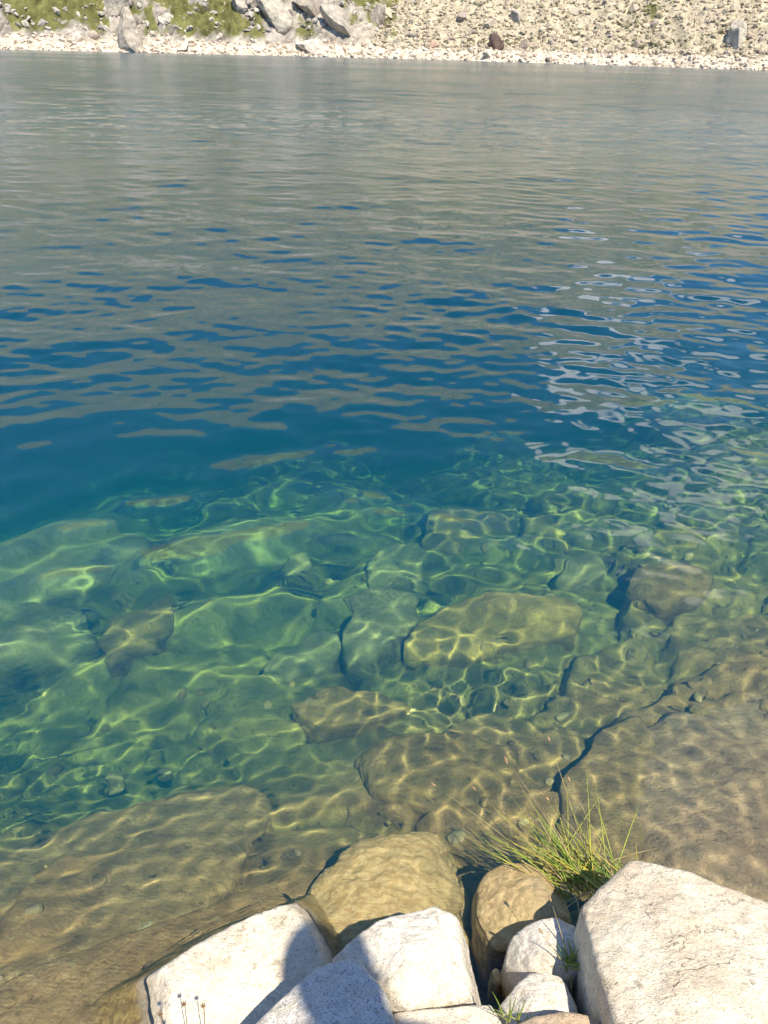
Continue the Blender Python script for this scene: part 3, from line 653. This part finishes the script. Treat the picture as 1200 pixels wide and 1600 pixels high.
def hill_fields(X, Y):
    d = Y - shore_y(X)
    P = np.stack([X, Y, X * 0], -1).reshape(-1, 3)
    def N(sc, o, s, rid=False, st=(1, 1, 1)): return fbm(P * np.array(st) * sc, o, s, ridged=rid).reshape(X.shape)
    left = smooth(6, -14, X + 6 * N(0.08, 2, 4))        # crags on the left, scree on the right
    z = np.where(d < 0, d * 0.55, np.where(d < 5, 0.52 * d, 2.6 + 0.60 * (d - 5)))
    lim = np.interp(np.arctan2(X, Y), RID_A, RID_E) * np.hypot(X, Y) * (1 + 0.10 * N(0.02, 4, 12))
    z = np.minimum(z, lim + 0.05 * d)
    up = smooth(2, 7, d)
    # diagonal strata on the crags
    U = X * 0.8 + d * 0.9; V = -X * 0.7 + d * 0.8
    Q = np.stack([U * 0.10, V * 0.42, X * 0], -1).reshape(-1, 3)
    st = fbm(Q, 5, 21, 0.55, True).reshape(X.shape); st2 = fbm(Q * 2.7 + 5, 3, 23).reshape(X.shape)
    z = z + up * left * (st * 3.4 + st2 * 0.9 + 0.5 * N(0.9, 3, 7))
    z = z + up * (1 - left) * (0.9 * N(0.12, 4, 5) + 0.35 * N(0.8, 3, 6))
    z = z + smooth(0.2, 1.5, d) * 0.35 * N(0.5, 4, 9)
    z = z + smooth(20, 70, d) * 5 * N(0.022, 4, 15)
    return d, z, left, st, st2, N

def hill_color(X, Y, d, z, left, st, st2, N):
    n1 = N(0.09, 4, 41); n2 = N(0.5, 4, 42); n3 = N(1.7, 3, 43)
    one = np.ones(X.shape)[..., None]
    crag = one * np.array([0.33, 0.30, 0.26]) * (1 + 0.9 * st2 + 0.8 * n2)[..., None]
    crag = crag + (smooth(0.05, 0.35, n3)[..., None]) * np.array([0.14, 0.13, 0.11])
    scree = one * np.array([0.49, 0.43, 0.31]) * (1 + 0.4 * n2 + 0.3 * n3)[..., None]
    turf = one * np.array([0.15, 0.15, 0.055]) * (1 + 0.9 * n2 + 0.3 * n3)[..., None]
    dry = np.array([0.31, 0.27, 0.105])
    rock_ = crag * left[..., None] + scree * (1 - left[..., None])
    g = N(0.16, 3, 51, False, (1, 0.6, 1)) + 0.25 * n2 + GRASS_BIAS(X, d)
    gm = smooth(-0.03, 0.10, g)
    gm = gm * smooth(3.0, 4.6, d + n1 * 2)
    high = smooth(14, 60, d)[..., None]
    c = rock_ * (1 - gm[..., None]) + turf * gm[..., None]
    c = c * (1 - 0.6 * high) + 0.6 * high * (dry * (1 + n1[..., None]))
    band = (1 - smooth(2.3, 3.7, d + 1.2 * N(0.35, 3, 52)))[..., None]
    blc = np.array([0.66, 0.58, 0.46]) * (1 + 0.25 * n2 + 0.25 * n3)[..., None]
    c = c * (1 - band) + blc * band
    return np.clip(c, 0.02, 0.8)

def GRASS_BIAS(X, d):
    b = np.zeros(X.shape) - 0.15
    for (cx, cd, rx, rd, a) in ((-57, 11, 8, 6, 0.55), (-36, 10, 6, 4, 0.5), (-30, 7, 5, 2.5, 0.35), (-12, 14, 8, 4, 0.45), (-2, 15, 3, 5, 0.4), (-20, 16, 4, 3, 0.2)):
        b = b + a * np.exp(-((X - cx) / rx) ** 2 - ((d - cd) / rd) ** 2)
    b = b - 0.35 * smooth(-2, 8, X) * smooth(25, 12, d)
    b = b + 0.16 * smooth(22, 50, d)
    return b

def make_hill():
    xs = np.concatenate([np.linspace(-330, -86, 60)[:-1], np.arange(-86, 82, 0.24), np.linspace(82, 330, 60)[1:]])
    ds = np.concatenate([np.linspace(-14, -0.6, 8)[:-1], np.arange(-0.6, 24, 0.2), np.geomspace(24.2, 330, 130)])
    X, D = np.meshgrid(xs, ds); Y = D + shore_y(X)
    d, z, left, st, st2, N = hill_fields(X, Y)
    c = hill_color(X, Y, d, z, left, st, st2, N)
    o = np_mesh('hillside', np.stack([X, Y, z], -1).reshape(-1, 3), quads(*X.shape), 4, True, MAT['hill'], None, c.reshape(-1, 3))
    tag(o, kind='structure')
    return X, Y, z

def hill_z(x, y):
    X = np.array(x, float).reshape(1, -1); Y = np.array(y, float).reshape(1, -1)
    return hill_fields(X, Y)[1].ravel()
make_hill()

def stone_field(name, n, xr, dr, size, palette, label, seed, flat=0.7, power=2.2, keep=None, lvl=1, patch=False):
    r = np.random.default_rng(seed)
    x = r.uniform(*xr, n); d = dr[0] + (dr[1] - dr[0]) * r.random(n) ** 1.3
    if keep is not None:
        k = keep(x, d, r); x, d = x[k], d[k]; n = len(x)
    y = d + shore_y(x); z = hill_z(x, y)
    s = size[0] + (size[1] - size[0]) * r.random(n) ** power
    v, f = ico(lvl); nv = len(v)
    dirs = r.normal(size=(n, 6, 3)); dirs /= np.linalg.norm(dirs, axis=2)[..., None]
    V = np.repeat(v[None], n, 0)
    # cleave each stone with a few planes so that it is angular
    for k in range(6):
        dd = np.einsum('nvj,nj->nv', V, dirs[:, k]); lim = r.uniform(0.25, 0.7, (n, 1))
        ex = np.clip(dd - lim, 0, None); V = V - ex[..., None] * dirs[:, k][:, None, :]
    sc = np.stack([r.uniform(0.7, 1.4, n), r.uniform(0.7, 1.3, n), r.uniform(0.5, 1.0, n) * flat / 0.7], -1)
    V = V * sc[:, None, :]
    a = r.uniform(0, 6.28, n); ca, sa = np.cos(a), np.sin(a); t = r.normal(0, 0.35, n); ct, st = np.cos(t), np.sin(t)
    x1 = V[..., 0] * ct[:, None] - V[..., 2] * st[:, None]; z1 = V[..., 0] * st[:, None] + V[..., 2] * ct[:, None]
    x2 = x1 * ca[:, None] - V[..., 1] * sa[:, None]; y2 = x1 * sa[:, None] + V[..., 1] * ca[:, None]
    V = np.stack([x2, y2, z1], -1) * s[:, None, None]
    V = V + np.stack([x, y, z + s * 0.08], -1)[:, None, :]
    F = (f[None] + (np.arange(n) * nv)[:, None, None]).reshape(-1, 3)
    pal = np.array(palette); col = pal[r.integers(0, len(pal), n)] * r.uniform(0.82, 1.12, (n, 1))
    if patch:
        pn = fbm(np.stack([x * 0.11, d * 0.25, x * 0], -1), 3, 66) + 0.15 * r.normal(size=n)
        w = smooth(0.05, 0.45, pn)[:, None]; col = col * (1 - w) + w * np.array([0.21, 0.19, 0.12])
        w = smooth(-0.25, -0.6, pn)[:, None]; col = col * (1 - w) + w * np.array([0.33, 0.27, 0.25])
    o = np_mesh(name, V.reshape(-1, 3), F, 3, False, MAT['stone'], None, np.repeat(col, nv, 0))
    tag(o, label, 'stones', kind='stuff')
    return o

stone_field('scree', 20000, (-4, 84), (3.2, 34), (0.07, 0.60), [(0.50, 0.44, 0.32), (0.47, 0.40, 0.29), (0.55, 0.48, 0.36), (0.42, 0.36, 0.27), (0.47, 0.42, 0.30)],
            'beige scree of broken stones covering the far slope', 3, power=3.6, patch=True)
stone_field('scree_blocks', 170, (-3, 84), (4.5, 34), (0.45, 1.25), [(0.44, 0.38, 0.30), (0.50, 0.44, 0.34), (0.36, 0.30, 0.26), (0.42, 0.38, 0.28)],
            'larger brownish blocks strewn over the scree slope', 8, power=3.0, lvl=2)
stone_field('shore_rubble', 8000, (-84, 84), (-0.2, 3.9), (0.04, 0.62), [(0.60, 0.52, 0.42), (0.56, 0.48, 0.38), (0.66, 0.59, 0.49), (0.50, 0.40, 0.31)],
            'bleached pale rubble along the far waterline', 4, power=5.0)
stone_field('crag_rubble', 1500, (-84, 4), (4.5, 30), (0.2, 0.9), [(0.42, 0.39, 0.34), (0.34, 0.31, 0.28), (0.48, 0.45, 0.38)],
            'grey broken blocks scattered among the grass of the far crags', 5, power=2.6)

def far_rock(name, label, cat, x, d, sx, sy, h, col, seed, tilt=0.0, cuts=7, lvl=4, group=None, rot=None, lean=0.0):
    r = np.random.default_rng(seed)
    v, f = ico(lvl); V = v.copy() * np.array([sx, sy, h])
    N = r.normal(size=(cuts, 3)); N[:, 2] = np.abs(N[:, 2]) * 0.8; N /= np.linalg.norm(N, axis=1)[:, None]
    for k in range(cuts):
        sup = (V @ N[k]).max(); ex = np.clip(V @ N[k] - sup * r.uniform(0.35, 0.72), 0, None); V = V - ex[:, None] * N[k]
    V = V + (fbm(V * (1.6 / max(sx, h)) * np.array([1, 1, 2.0]) + seed, 4, seed, 0.55, True) * 0.13 * min(sx, h))[:, None] * v
    a = r.uniform(-0.5, 0.5) if rot is None else rot; t = tilt
    x1 = V[:, 0] * math.cos(t) - V[:, 2] * math.sin(t); z1 = V[:, 0] * math.sin(t) + V[:, 2] * math.cos(t)
    V = np.stack([x1 * math.cos(a) - V[:, 1] * math.sin(a), x1 * math.sin(a) + V[:, 1] * math.cos(a), z1], -1)
    V[:, 0] += lean * V[:, 2]
    y = d + float(shore_y(np.array([x]))[0]); z = float(hill_z([x], [y])[0])
    c = np.array(col)[None] * (1 + 0.55 * fbm(V * 1.2 + seed, 3, seed)[:, None])
    o = np_mesh(name, V + np.array([0, 0, h * 0.45]), f, 3, False, MAT['stone'], None, np.clip(c, 0.02, 0.8))
    o.location = (x, y, z); tag(o, label, cat, group, 'thing')
    return o

GREY = (0.36, 0.33, 0.29); PALE = (0.60, 0.54, 0.44); DARK = (0.13, 0.09, 0.075); TAN = (0.46, 0.36, 0.26)
far_rock('crag', 'tall grey crag standing in the far waterline between green slopes', 'crag', -43.5, 2.6, 2.9, 3.0, 5.2, (0.42, 0.37, 0.30), 3, 0.12, 11, 5, lean=-0.15)
far_rock('crag', 'steep blue grey cliff at the left end of the far shore', 'crag', -68, 5, 5.0, 5.0, 9, (0.38, 0.36, 0.33), 5, -0.2, 12, 5)
far_rock('crag', 'pale cracked crag behind the tall waterline crag', 'crag', -47.0, 8.5, 2.6, 3.0, 4.0, (0.44, 0.39, 0.31), 43, 0.2, 11, 5)
far_rock('crag', 'slanting grey rib that divides the two turf patches above the pale shore', 'crag', -22.5, 7, 3.4, 3.0, 4.2, (0.42, 0.38, 0.31), 7, 0.5, 11, 5, lean=-0.6)
far_rock('crag', 'diagonal slabby rock rib reaching down to the shore beside the scree', 'crag', -9.5, 6.0, 4.6, 3.0, 2.4, (0.40, 0.36, 0.30), 9, -0.65, 11, 5)
far_rock('crag', 'brownish slab leaning over the grass between the two ribs', 'crag', -27.5, 10, 1.9, 2, 2.4, (0.40, 0.36, 0.31), 11, 0.3, 10, 5)
far_rock('crag', 'low pale slab sloping into the lake below the ribs', 'crag', -13.2, 1.8, 4.2, 2.4, 1.3, (0.64, 0.56, 0.46), 13, -0.2, 9, 5)
far_rock('crag', 'light grey stepped outcrop in the turf right of the tall crag', 'crag', -34.5, 11, 2.8, 2.4, 2.6, (0.46, 0.42, 0.35), 45, 0.35, 11, 5)
far_rock('crag', 'long dark-streaked slab lying diagonally above the low pale slab', 'crag', -15.5, 9.5, 4.0, 2.2, 1.8, (0.38, 0.33, 0.27), 47, -0.6, 11, 5)
far_rock('crag', 'jagged brown rib where the crags give way to the scree', 'crag', -3.0, 9.5, 2.8, 2.2, 2.6, (0.36, 0.31, 0.25), 49, -0.8, 11, 5)
far_rock('crag', 'broad pale rock face high above the low pale slab', 'crag', -17.5, 14, 4.0, 2.4, 3.2, (0.46, 0.42, 0.35), 51, -0.4, 12, 5)
far_rock('crag', 'grey cracked rock face above the slabby rib near the scree', 'crag', -7.5, 14, 3.4, 2.4, 2.8, (0.42, 0.38, 0.31), 53, -0.7, 12, 5)
far_rock('crag', 'grey outcrop at the far end of the scree slope', 'crag', 51.5, 7, 2.6, 3, 3.6, (0.44, 0.40, 0.33), 15, 0.2, 11, 5)
far_rock('boulder', 'dark brown cube-like boulder on the pale far shore', 'boulder', 16.3, 3.6, 1.9, 1.4, 1.5, DARK, 17, 0.22, 5, 4)
far_rock('boulder', 'pale block under the dark brown far boulder', 'boulder', 15.6, 1.6, 1.3, 0.9, 0.7, PALE, 19, 0.0, 6, 4)
far_rock('boulder', 'tan oval boulder right of the dark brown far boulder', 'boulder', 21.6, 4.6, 1.5, 1.0, 0.85, (0.40, 0.33, 0.26), 21, 0.1, 6, 4)
far_rock('boulder', 'reddish block at the foot of the scree, left of the dark boulder', 'boulder', 6.4, 3.8, 1.2, 0.8, 0.6, (0.46, 0.32, 0.24), 23, 0.1, 6, 4)
far_rock('boulder', 'grey boulder high in the scree above the dark brown one', 'boulder', 20.5, 11, 1.6, 1.2, 1.5, GREY, 25, 0.3, 7, 4)
far_rock('boulder', 'small black-streaked rock right at the far waterline', 'boulder', 24.5, 0.5, 0.9, 0.5, 0.3, (0.16, 0.16, 0.15), 27, 0.0, 6, 3)
far_rock('boulder', 'square white block on the far shore left of the tall crag', 'boulder', -52, 2.8, 1.1, 0.9, 1.0, (0.64, 0.57, 0.48), 29, 0.1, 5, 3)
far_rock('boulder', 'brown stone on the pale shore beside the square white block', 'boulder', -49.4, 3.2, 0.8, 0.7, 0.8, (0.42, 0.35, 0.28), 31, 0.2, 6, 3)
far_rock('boulder', 'white rock slab in the grass right of the tall crag', 'boulder', -38.5, 5.5, 1.1, 0.8, 1.1, (0.5, 0.46, 0.38), 33, 0.4, 6, 3)


# driftwood at the far waterline
def tube(verts, faces, pts, r0, r1, ns=6):
    b = len(verts); pts = [Vector(p) for p in pts]
    for i, p in enumerate(pts):
        t = (pts[min(i + 1, len(pts) - 1)] - pts[max(i - 1, 0)]).normalized()
        a = t.cross(Vector((0.3, 0.2, 1))).normalized() if abs(t.z) < 0.95 else t.cross(Vector((1, 0, 0))).normalized()
        c = t.cross(a); rr = r0 + (r1 - r0) * i / (len(pts) - 1)
        for k in range(ns):
            q = 6.2832 * k / ns; verts.append(tuple(p + (a * math.cos(q) + c * math.sin(q)) * rr))
    for i in range(len(pts) - 1):
        for k in range(ns):
            k2 = (k + 1) % ns; faces.append((b + i * ns + k, b + i * ns + k2, b + (i + 1) * ns + k2, b + (i + 1) * ns + k))

def mesh_vf(name, v, f, mat, loc=(0, 0, 0), parent=None):
    m = bpy.data.meshes.new(name); m.from_pydata(v, [], f); m.polygons.foreach_set('use_smooth', [True] * len(m.polygons))
    m.materials.append(mat); o = bpy.data.objects.new(name, m); COL.objects.link(o); o.location = loc
    if parent: o.parent = parent
    return o

dark_wood = simple('dark_driftwood', (0.035, 0.03, 0.025), (0.07, 0.06, 0.05), 5)
v, f = [], []
tube(v, f, [(-0.9, 0, 0.12), (-0.3, 0, 0.2), (0.3, 0.05, 0.18), (0.75, 0, 0.3)], 0.10, 0.12)
tube(v, f, [(0.55, 0, 0.2), (0.8, 0, 0.6), (0.95, 0.02, 1.05)], 0.13, 0.07)
tube(v, f, [(-0.75, 0, 0.1), (-0.8, 0, 0.35), (-0.9, 0, 0.5)], 0.07, 0.04)
tube(v, f, [(0.75, 0, 0.6), (0.55, 0, 0.85)], 0.05, 0.02)
o = mesh_vf('driftwood', v, f, dark_wood, (-33.44, 140.24, 0.25))
tag(o, 'dark forked driftwood lying on the pale far shore at the waterline', 'driftwood')

# ------------------------------------------------------------------ plants
def blade(v, f, root, d, length, width, droop, seg=6):
    b = len(v); d = Vector(d).normalized(); p = Vector(root); side = d.cross(Vector((0, 0, 1)))
    side = side.normalized() if side.length > 1e-3 else Vector((1, 0, 0)); nrm = side.cross(d).normalized()
    for i in range(seg + 1):
        t = i / seg; w = width * (1 - t ** 1.6) * 0.5 + 0.0003
        v.append(tuple(p - side * w)); v.append(tuple(p + nrm * w * 0.5)); v.append(tuple(p + side * w))
        d = (d + Vector((0, 0, -droop / seg))).normalized(); p = p + d * (length / seg)
    for i in range(seg):
        a = b + i * 3
        for j in range(2): f.append((a + j, a + j + 1, a + j + 4, a + j + 3))
        f.append((a + 2, a, a + 3, a + 5))
    return p

def blob(v, f, c, r, d):
    b = len(v); iv, if_ = ico(1); d = Vector(d).normalized()
    q = Vector((0, 0, 1)).rotation_difference(d)
    for x in iv: v.append(tuple(Vector(c) + q @ Vector((x[0] * r * 0.6, x[1] * r * 0.6, x[2] * r * 1.7))))
    for t in if_: f.append(tuple(int(k) + b for k in t))

def tuft(name, label, loc, n, mean, spread, lmin, lmax, width, rad, seed, stalks, stalk_len, cat='grass tuft', yellow=0.2, straw=0):
    r = np.random.default_rng(seed)
    e = bpy.data.objects.new(name, None); COL.objects.link(e); e.location = loc; e.empty_display_size = 0.05
    tag(e, label, cat)
    gv, gf, yv, yf = [], [], [], []
    if straw:
        wv, wf = [], []
        for k in range(straw):
            d = np.array(mean) * 0.7 + r.normal(size=3) * np.array(spread) * 1.6; d[2] = abs(d[2]) * 0.6 + 0.05
            blade(wv, wf, (r.normal() * rad[0], r.normal() * rad[1], 0), d, r.uniform(lmin, lmax * 0.95), width * 0.8, r.uniform(0.3, 1.6), 7)
        mesh_vf('dead_straw', wv, wf, MAT['dry'], parent=e)
    for k in range(n):
        d = np.array(mean) + r.normal(size=3) * np.array(spread); d[2] = abs(d[2]) + 0.1
        root = (r.normal() * rad[0], r.normal() * rad[1], r.uniform(-0.04, 0.0))
        tgt = (yv, yf) if r.random() < yellow else (gv, gf)
        blade(tgt[0], tgt[1], root, d, r.uniform(lmin, lmax), width * r.uniform(0.7, 1.3), r.uniform(0.0, 0.7))
    mesh_vf('blades', gv, gf, MAT['blade'], parent=e)
    if yv: mesh_vf('yellowed_blades', yv, yf, YEL, parent=e)
    for k in range(stalks):
        sv, sf = [], []
        d = np.array(mean) + r.normal(size=3) * np.array(spread) * 0.9; d[2] = abs(d[2]) + 0.25
        root = (r.normal() * rad[0], r.normal() * rad[1], -0.02)
        tip = blade(sv, sf, root, d, stalk_len * r.uniform(0.8, 1.15), 0.0026, r.uniform(0.0, 0.4), 8)
        s = mesh_vf('stalk', sv, sf, MAT['dry'], parent=e)
        hv, hf = [], []; blob(hv, hf, tip, 0.0052, Vector(sv[-1]) - Vector(sv[-7])); mesh_vf('seed_head', hv, hf, MAT['seed'], parent=s)
    return e
YEL = simple('yellow_grass_blade', (0.50, 0.42, 0.05), (0.40, 0.36, 0.08), 15)
tuft('grass_tuft', 'big green and yellow grass tuft fanning over the water behind the large boulder', (0.533, 1.150, 0.060), 140, (-0.46, 0.30, 0.22), (0.28, 0.16, 0.13), 0.07, 0.27, 0.0030, (0.05, 0.02), 3, 9, 0.29, yellow=0.3, straw=38)
tuft('grass_tuft', 'tiny spiky green tuft at the edge of the small white block', (0.416, 0.892, 0.170), 60, (-0.12, 0.15, 0.6), (0.5, 0.4, 0.2), 0.02, 0.055, 0.0022, (0.008, 0.006), 5, 2, 0.12, yellow=0.1)
tuft('grass_tuft', 'few thin grass blades in the crack above the tan stone', (0.284, 0.760, 0.220), 14, (-0.05, 0.1, 0.7), (0.3, 0.2, 0.2), 0.03, 0.075, 0.0024, (0.02, 0.004), 7, 0, 0.1, yellow=0.0)
# dried flower stems standing in front of the low white block
e = bpy.data.objects.new('dried_flower_stems', None); COL.objects.link(e); e.location = (-0.348, 0.709, 0.050)
tag(e, 'thin dried stems with small brown heads before the low white block', 'dried stems')
BROWN = simple('dried_stem', (0.22, 0.15, 0.07), (0.34, 0.25, 0.12), 30); HEADC = simple('dried_flower_head', (0.13, 0.08, 0.045), (0.22, 0.15, 0.08), 90)
for dx, dy, ln, lean in ((-0.035, 0.0, 0.235, 0.0), (0.0, 0.01, 0.25, 0.03), (0.022, 0.02, 0.225, 0.07), (-0.024, -0.01, 0.185, -0.03)):
    v, f = [], []
    p0 = Vector((dx, dy, -0.25)); top = Vector((dx + lean * ln, dy + 0.01, ln))
    tube(v, f, [p0.lerp(top, k / 8) + Vector((0.0015 * math.sin(k * 1.7), 0, 0)) for k in range(9)], 0.0013, 0.0009, 5)
    s = mesh_vf('stem', v, f, BROWN, parent=e)
    hv, hf = [], []
    for k in range(6):
        a = k * 1.047; blob(hv, hf, top + Vector((math.cos(a) * 0.0030, math.sin(a) * 0.0030, 0.001 * (k % 2))), 0.0024, (math.cos(a) * 0.8, math.sin(a) * 0.8, 0.7))
    blob(hv, hf, top, 0.0034, (0, 0, 1))
    mesh_vf('flower_head', hv, hf, HEADC, parent=s)


# ------------------------------------------------------------------ the photographer, standing on the rocks behind the camera (casts the shadow on the blocks)
def person():
    o0 = Vector((0.60, -0.49, 0.93))
    V = []; Ed = []; Rr = []
    def add(p, r, par=None):
        V.append(tuple(p)); Rr.append(r); i = len(V) - 1
        if par is not None: Ed.append((par, i))
        return i
    pel = add((0, 0, 0.92), (0.155, 0.11))
    wa = add((0, 0, 1.08), (0.135, 0.10), pel); ch = add((0, 0.01, 1.30), (0.165, 0.115), wa); nb = add((0, 0, 1.46), (0.07, 0.06), ch)
    nk = add((0, 0.015, 1.53), (0.055, 0.055), nb); hd = add((0, 0.035, 1.62), (0.075, 0.09), nk); ht = add((0, 0.03, 1.70), (0.07, 0.085), hd)
    tips = []
    for s in (-1, 1):
        hp = add((s * 0.10, 0, 0.86), (0.095, 0.095), pel); kn = add((s * 0.12, 0.02, 0.48), (0.062, 0.062), hp)
        an = add((s * 0.13, -0.01, 0.09), (0.042, 0.042), kn); ft = add((s * 0.14, 0.12, 0.04), (0.042, 0.035), an); add((s * 0.145, 0.19, 0.035), (0.035, 0.025), ft)
        sh = add((s * 0.165, 0.0, 1.41), (0.055, 0.055), ch); el = add((s * 0.22, -0.03, 1.12), (0.043, 0.043), sh)
        wr = add((s * 0.235, 0.07, 0.89), (0.028, 0.024), el); pm = add((s * 0.235, 0.10, 0.82), (0.020, 0.036), wr)
        for k in range(4):
            a = add((s * 0.235, 0.128 - 0.020 * k, 0.765 - 0.004 * k), (0.0085, 0.0095), pm)
            b = add((s * 0.222, 0.132 - 0.020 * k, 0.738 - 0.003 * (k % 2)), (0.008, 0.0085), a)
            add((s * 0.203, 0.130 - 0.020 * k, 0.728 + 0.002 * k), (0.007, 0.0075), b)
        a = add((s * 0.215, 0.135, 0.800), (0.010, 0.0105), pm); add((s * 0.198, 0.142, 0.772), (0.008, 0.009), a)
    m = bpy.data.meshes.new('person'); m.from_pydata(V, Ed, []); o = bpy.data.objects.new('person', m); COL.objects.link(o)
    md = o.modifiers.new('skin', 'SKIN')
    for i, sv in enumerate(m.skin_vertices[0].data): sv.radius = Rr[i]; sv.use_root = (i == 0)
    sb = o.modifiers.new('sub', 'SUBSURF'); sb.levels = sb.render_levels = 2
    dg = bpy.context.evaluated_depsgraph_get(); me = bpy.data.meshes.new_from_object(o.evaluated_get(dg))
    o.modifiers.clear(); o.data = me; o.location = o0
    skin = simple('skin', (0.50, 0.33, 0.24), (0.55, 0.37, 0.28), 20, 0.5); shirt = simple('blue_shirt_cloth', (0.10, 0.16, 0.25), (0.12, 0.19, 0.29), 60, 0.9)
    trou = simple('grey_trouser_cloth', (0.12, 0.12, 0.12), (0.16, 0.155, 0.15), 60, 0.9); boot = simple('boot_leather', (0.08, 0.05, 0.03), (0.12, 0.08, 0.05), 40, 0.6)
    me.materials.clear()
    for q in (skin, shirt, trou, boot): me.materials.append(q)
    for p in me.polygons:
        c = p.center; p.use_smooth = True
        p.material_index = 3 if c.z < 0.11 else 2 if (c.z < 0.97 and abs(c.x) < 0.195) else 1 if (c.z < 1.47 and (abs(c.x) < 0.19 or c.z > 1.10)) else 0
    tag(o, 'person in a blue shirt and grey trousers holding a phone down at one side', 'person')
    bm = bmesh.new(); bmesh.ops.create_uvsphere(bm, u_segments=24, v_segments=16, radius=1)
    bmesh.ops.delete(bm, geom=[q for q in bm.verts if q.co.z < -0.05 + 0.5 * max(0, q.co.y)], context='VERTS')
    hm = bpy.data.meshes.new('hair'); bm.to_mesh(hm); bm.free(); h = bpy.data.objects.new('hair', hm); COL.objects.link(h); h.parent = o
    h.location = (0, 0.015, 1.66); h.scale = (0.086, 0.108, 0.115); hm.materials.append(simple('brown_hair', (0.05, 0.03, 0.02), (0.08, 0.05, 0.03), 80))
    for p in hm.polygons: p.use_smooth = True
    em = simple('dark_eye', (0.03, 0.02, 0.015), (0.05, 0.03, 0.02), 50, 0.2)
    for s in (-1, 1):
        v, f = [], []; blob(v, f, (s * 0.032, 0.118, 1.645), 0.009, (0, 0, 1)); mesh_vf('eye', v, f, em, parent=o)
    v, f = [], []; blob(v, f, (0, 0.128, 1.615), 0.014, (0, -0.4, 1)); mesh_vf('nose', v, f, skin, parent=o)
    v, f = [], []; blob(v, f, (0, 0.118, 1.578), 0.010, (1, 0, 0)); mesh_vf('mouth', v, f, simple('lips', (0.40, 0.18, 0.15), (0.45, 0.2, 0.17), 30, 0.4), parent=o)
    for s in (-1, 1):
        v, f = [], []; blob(v, f, (s * 0.078, 0.03, 1.63), 0.017, (0, 0, 1)); mesh_vf('ear', v, f, skin, parent=o)
    bm = bmesh.new(); bmesh.ops.create_cube(bm, size=1); bmesh.ops.scale(bm, vec=(0.075, 0.009, 0.155), verts=bm.verts)
    bmesh.ops.bevel(bm, geom=bm.edges[:], offset=0.003, segments=2, affect='EDGES')
    pm_ = bpy.data.meshes.new('phone'); bm.to_mesh(pm_); bm.free(); ph = bpy.data.objects.new('phone', pm_); COL.objects.link(ph)
    pm_.materials.append(simple('black_phone_shell', (0.02, 0.02, 0.022), (0.03, 0.03, 0.032), 30, 0.25))
    ph.location = o0 + Vector((0.213, 0.105, 0.765)); ph.rotation_euler = (R(8), 0, R(90))
    tag(ph, 'black phone held in the hand of the person', 'phone')
    rock('boulder', 'flat dry boulder the person stands on', 'boulder', [(0.3, -0.85, 0.90), (0.28, -0.4, 0.90), (0.62, -0.18, 0.91), (0.98, -0.4, 0.91), (0.95, -0.9, 0.91)], [(0.60, -0.46, 0.94)], 0.0, 1.15, MAT['granite_grey'], 91, 5, 0.5, 0, 24)
person()

# neighbouring boulders along the same bank
for lab, x, y, sx, sy, zt, sd, mk in (('white granite block beyond the big flat boulder, farther along the bank', 1.55, 0.55, 0.28, 0.25, 0.30, 101, 'granite_white'),
        ('grey granite block behind the big flat boulder', 0.95, 0.02, 0.30, 0.26, 0.42, 103, 'granite_grey'),
        ('cream granite block on the bank beside the reddish shallows', -0.75, 0.25, 0.30, 0.24, 0.22, 105, 'granite_warm'),
        ('tan granite block at the outer end of the bank past the reddish shallows', -1.5, 0.15, 0.32, 0.28, 0.28, 107, 'granite_tan')):
    r = np.random.default_rng(sd); a = np.sort(r.uniform(0, 6.28, 7))
    rock('boulder', lab, 'boulder', [(x + sx * math.cos(q), y + sy * math.sin(q), zt + r.uniform(-0.05, 0.03)) for q in a], [(x, y, zt + 0.05)], -0.3, 1.1, MAT[mk], sd, 5, 0.7, 1, 26)
